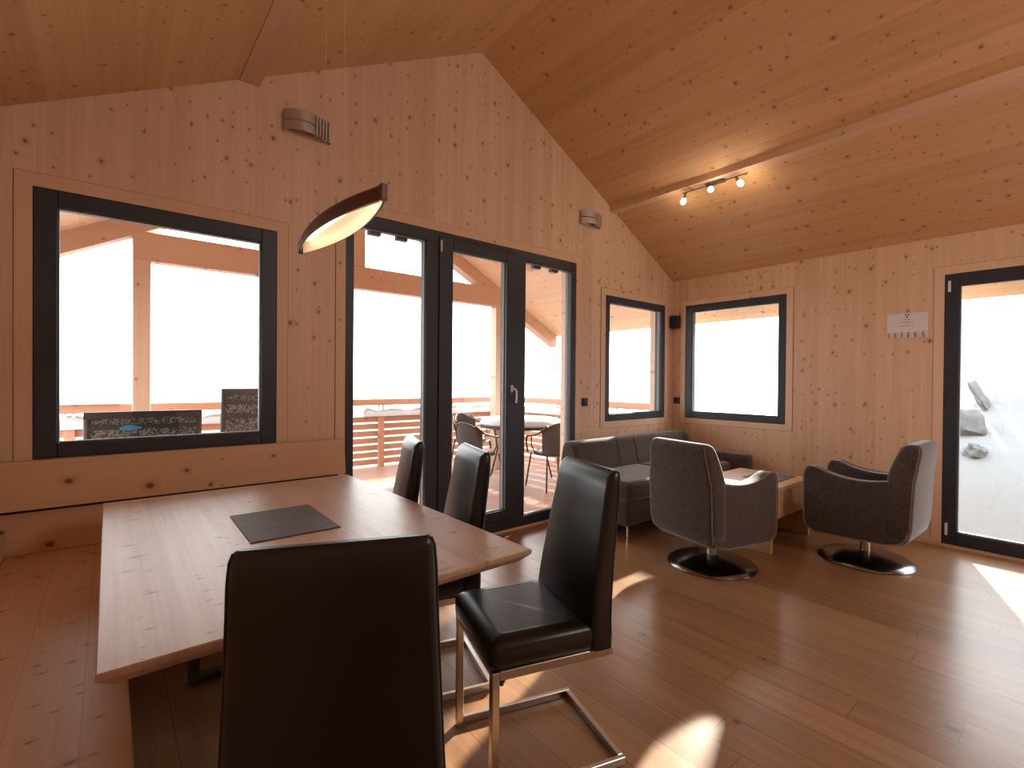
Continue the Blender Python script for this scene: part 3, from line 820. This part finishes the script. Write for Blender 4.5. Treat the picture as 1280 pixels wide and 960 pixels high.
def make_rattan():
    root = thing('rattan_chair', '', 'chair')      # local +x = facing
    for sy in (-1, 1):
        bm = new(); tube(bm, [(.20, sy * .20, .44), (.25, sy * .25, 0)], .012, 8); link('leg', bm, M['rattan'], root)
        bm = new(); tube(bm, [(-.18, sy * .17, .46), (-.26, sy * .22, 0)], .012, 8); link('leg', bm, M['rattan'], root)
        bm = new()
        tube(bm, [(.22, sy * .24, .44), (.23, sy * .26, .58), (.18, sy * .275, .66), (.02, sy * .28, .68), (-.12, sy * .26, .72), (-.22, sy * .19, .82)], .013, 8)
        tube(bm, [(.05, sy * .22, .45), (.10, sy * .25, .55), (.06, sy * .27, .67)], .009, 8); link('armrest', bm, M['rattan'], root)
    bm = new(); lathe(bm, [(.21, .43), (.235, .435), (.235, .455), (.21, .46)], 28); link('seat', bm, M['rattan'], root)
    bm = new(); secs = []
    for i in range(13):
        a_ = R(-62 + 124 * i / 12); e = math.cos(R(-62 + 124 * i / 12) * 1.25)
        top = .70 + .15 * max(0, e)
        x, y = -.235 * math.cos(a_), .235 * math.sin(a_)
        secs.append([(x, y, .47), (x * 1.12, y * 1.05, top), (x * 1.12 + .012 * math.cos(a_), y * 1.05 - .012 * math.sin(a_), top), (x + .012, y * .96, .47)])
    loft(bm, secs); bk = link('backrest', bm, M['rattan'], root, 50)
    bm = new(); tube(bm, [s[1] for s in secs], .014, 8); link('back_rim', bm, M['rattan'], bk)
    bm = new(); lathe(bm, [(.20, .461), (.215, .475), (.20, .495), (.1, .50)], 24); link('seat_pad', bm, M['cushion'], root)
    return root
rt_ = make_rattan()
for i, (loc, a_, lab) in enumerate((((4.42, 4.50, -.05), 75, 'brown rattan terrace chair with its woven back turned to the right door pane'),
                                    ((3.62, 5.05, -.05), 10, 'brown rattan terrace chair standing left of the round snowy table'),
                                    ((4.35, 6.22, -.05), -80, 'brown rattan terrace chair on the far side of the round snowy table'))):
    c = rt_ if i == 0 else copy_tree(rt_)
    c.location = loc; c.rotation_euler.z = R(a_); c['label'] = lab; c['group'] = 'rattan chairs round the terrace table'

def make_garden_chair():
    root = thing('garden_chair', '', 'chair')     # local +y = facing (away from the house), back near y=0
    for sx in (-1, 1):
        bm = new(); tube(bm, [(sx * .275, .0, 1.16), (sx * .275, .10, .42), (sx * .275, .34, 0)], .017, 8); link('back_post', bm, M['grey_frame'], root)
        bm = new(); tube(bm, [(sx * .275, .58, .64), (sx * .275, .52, .42), (sx * .275, .12, 0)], .016, 8); link('leg', bm, M['grey_frame'], root)
        bm = new(); box(bm, sx * .275 - .025, sx * .275 + .025, .06, .60, .64, .665, .006, 2); link('armrest', bm, M['grey_frame'], root, 0)
    bm = new(); tube(bm, [(-.29, 0, 1.155), (.29, 0, 1.155)], .02, 4); tube(bm, [(-.275, .006, 1.08), (.275, .006, 1.08)], .012, 4); link('top_bar', bm, M['grey_frame'], root)
    for z, yy in ((.99, .02), (.84, .04)):
        bm = new(); tube(bm, [(-.275, yy - .006, z), (.275, yy - .006, z)], .011, 4); link('cross_bar', bm, M['grey_frame'], root)
    bm = new(); loft(bm, [[(x, -.004, 1.14), (x, .088, .46), (x, .094, .46), (x, .002, 1.14)] for x in (-.262, .262)]); link('mesh_back', bm, M['weave'], root, 0)
    bm = new(); box(bm, -.262, .262, .10, .56, .425, .44, .004, 1); link('mesh_seat', bm, M['weave'], root, 0)
    return root
g = make_garden_chair()
for i, (loc, a_, lab) in enumerate((((.18, 3.74, -.05), 0, 'low grey garden chair with mesh back and blue patch outside the left window'),
                                    ((.92, 4.05, -.05), 0, 'taller grey mesh garden chair at the right edge of the left window'))):
    c = g if i == 0 else copy_tree(g)
    if i: c.scale = (1, 1, 1.11)
    c.location = loc; c.rotation_euler.z = R(a_); c['label'] = lab; c['group'] = 'grey mesh garden chairs outside the window'
bm = new()
vs = [bm.verts.new(p) for p in ((-.13, -.007, 1.08), (-.09, -.006, 1.095), (-.06, -.0065, 1.09), (-.015, -.008, 1.075), (-.06, -.0095, 1.06), (-.12, -.009, 1.062))]; bm.faces.new(vs)
link('blue_patch', bm, M['bluecloth'], g, 0)

# ------------------------------------------------------------------ snowy slope on the right
def hz(x, y):
    b = .10 * math.sin(x * .9 + y * .7) + .06 * math.sin(x * 2.1 - y * 1.3)
    return -.3 + max(0, x - 6.2) * .42 - max(0, y - 1) * .22 * min(1, max(0, x - 6) / 3) * (1 + .05 * (x - 6)) + b * min(1, max(0, x - 6.4) / 2)
bm = new(); nx, ny = 90, 80; grid = []
for i in range(nx + 1):
    x = 5.5 + 22 * (i / nx) ** 1.4; row = []
    for j in range(ny + 1):
        y = -14 + 17.5 * j / ny
        row.append(bm.verts.new((x, y, hz(x, y))))
    grid.append(row)
for i in range(nx):
    for j in range(ny): bm.faces.new((grid[i][j], grid[i + 1][j], grid[i + 1][j + 1], grid[i][j + 1]))
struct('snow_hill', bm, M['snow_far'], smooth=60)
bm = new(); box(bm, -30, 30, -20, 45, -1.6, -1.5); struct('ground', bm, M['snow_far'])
def rock(loc, sx, sy, sz, rot, seed, label):
    rnd = random.Random(seed); bm = new(); bmesh.ops.create_icosphere(bm, subdivisions=3, radius=1)
    for v in bm.verts:
        n = v.co.normalized(); k = 1 + .22 * math.sin(n.x * 5 + seed) * math.sin(n.y * 4 + 2 * seed) + .14 * math.sin(n.z * 9 + seed) + rnd.uniform(-.09, .09)
        v.co = Vector((n.x * sx * k, n.y * sy * k, n.z * sz * k))
    bmesh.ops.rotate(bm, verts=bm.verts, matrix=Matrix.Rotation(rot, 3, 'X'))
    o = link('rock', bm, M['rock'], None, 70, loc); tag(o, label, 'rock', 'rocks in the snow slope')
rock((8.60, 1.10, hz(8.6, 1.1) + .05), .22, .20, .24, .3, 1, 'broad grey rock at the edge of the snow slope behind the right door')
rock((9.45, 1.02, hz(9.45, 1.02) + .04), .25, .055, .33, -.45, 2, 'tall narrow grey rock higher up the snow slope')
rock((7.92, .92, hz(7.92, .92) + .02), .14, .10, .10, .5, 3, 'small grey rock lying low in the snow slope')

# ------------------------------------------------------------------ light, sky, camera
wd = bpy.data.worlds.new('foggy_sky'); sc.world = wd; wd.use_nodes = True
nt = wd.node_tree; bg = nt.nodes['Background']
tc = nt.nodes.new('ShaderNodeTexCoord'); gr = nt.nodes.new('ShaderNodeTexNoise'); gr.inputs['Scale'].default_value = 1.2
mx = nt.nodes.new('ShaderNodeMix'); mx.data_type = 'RGBA'
mx.inputs[6].default_value = (.97, .985, 1, 1); mx.inputs[7].default_value = (1, 1, 1, 1)
nt.links.new(tc.outputs['Generated'], gr.inputs['Vector']); nt.links.new(gr.outputs['Fac'], mx.inputs[0]); nt.links.new(mx.outputs[2], bg.inputs[0])
bg.inputs[1].default_value = 4.2

sun = bpy.data.lights.new('sun', 'SUN'); sun.energy = 15; sun.angle = R(1.2); sun.color = (1, .90, .76)
so_ = bpy.data.objects.new('sun', sun); COL.objects.link(so_)
az, el = R(18.5), R(20.9)
dv = Vector((-math.cos(az) * math.cos(el), -math.sin(az) * math.cos(el), -math.sin(el)))
so_.rotation_euler = dv.to_track_quat('-Z', 'Y').to_euler(); so_.location = (9, 5, 6)

def portal(loc, sx, sy, direction):
    l = bpy.data.lights.new('sky_portal', 'AREA'); l.shape = 'RECTANGLE'; l.size = sx; l.size_y = sy; l.cycles.is_portal = True
    o = bpy.data.objects.new('sky_portal', l); COL.objects.link(o); o.location = loc
    o.rotation_euler = Vector(direction).to_track_quat('-Z', 'Z').to_euler()
for rc in (W1, D1, W2): portal(((rc[0] + rc[1]) / 2, GY + T + .01, (rc[2] + rc[3]) / 2), rc[1] - rc[0], rc[3] - rc[2], (0, -1, 0))
for rc in (W3, D2): portal((WX + T + .01, (rc[0] + rc[1]) / 2, (rc[2] + rc[3]) / 2), rc[1] - rc[0], rc[3] - rc[2], (-1, 0, 0))

# unseen fill light added behind the camera to brighten the walls
for i, (x, y) in enumerate(((2.68, -1.9),)):
    l = bpy.data.lights.new('added_fill_light', 'AREA'); l.shape = 'DISK'; l.size = .8; l.energy = 21; l.color = (1, .93, .84)
    o = bpy.data.objects.new('added_fill_light', l); COL.objects.link(o); o.location = (x, y, 2.9)
    o.rotation_euler = Vector((0, .75, -.45)).to_track_quat('-Z', 'Y').to_euler()
f = 607.67; yaw, pit, rol = R(39.7104), R(-.4182), R(.4735)
fw = Vector((math.sin(yaw) * math.cos(pit), math.cos(yaw) * math.cos(pit), math.sin(pit)))
rt = Vector((math.cos(yaw), -math.sin(yaw), 0)); up = rt.cross(fw)
rt2 = rt * math.cos(rol) + up * math.sin(rol); up2 = -rt * math.sin(rol) + up * math.cos(rol)
cam = bpy.data.cameras.new('camera'); co = bpy.data.objects.new('camera', cam); COL.objects.link(co)
cam.sensor_width = 36; cam.sensor_fit = 'HORIZONTAL'; cam.lens = f / 1280 * 36; cam.clip_start = .05; cam.clip_end = 200
mm = Matrix((rt2, up2, -fw)).transposed().to_4x4(); mm.translation = (0, 0, 1.331)
co.matrix_world = mm
sc.camera = co
sc.view_settings.view_transform = 'Standard'; sc.view_settings.look = 'None'
sc.view_settings.exposure = 0.68
sc.cycles.use_denoising = True
sc.cycles.max_bounces = 10; sc.cycles.diffuse_bounces = 6; sc.cycles.transparent_max_bounces = 16
sc.cycles.sample_clamp_indirect = 8
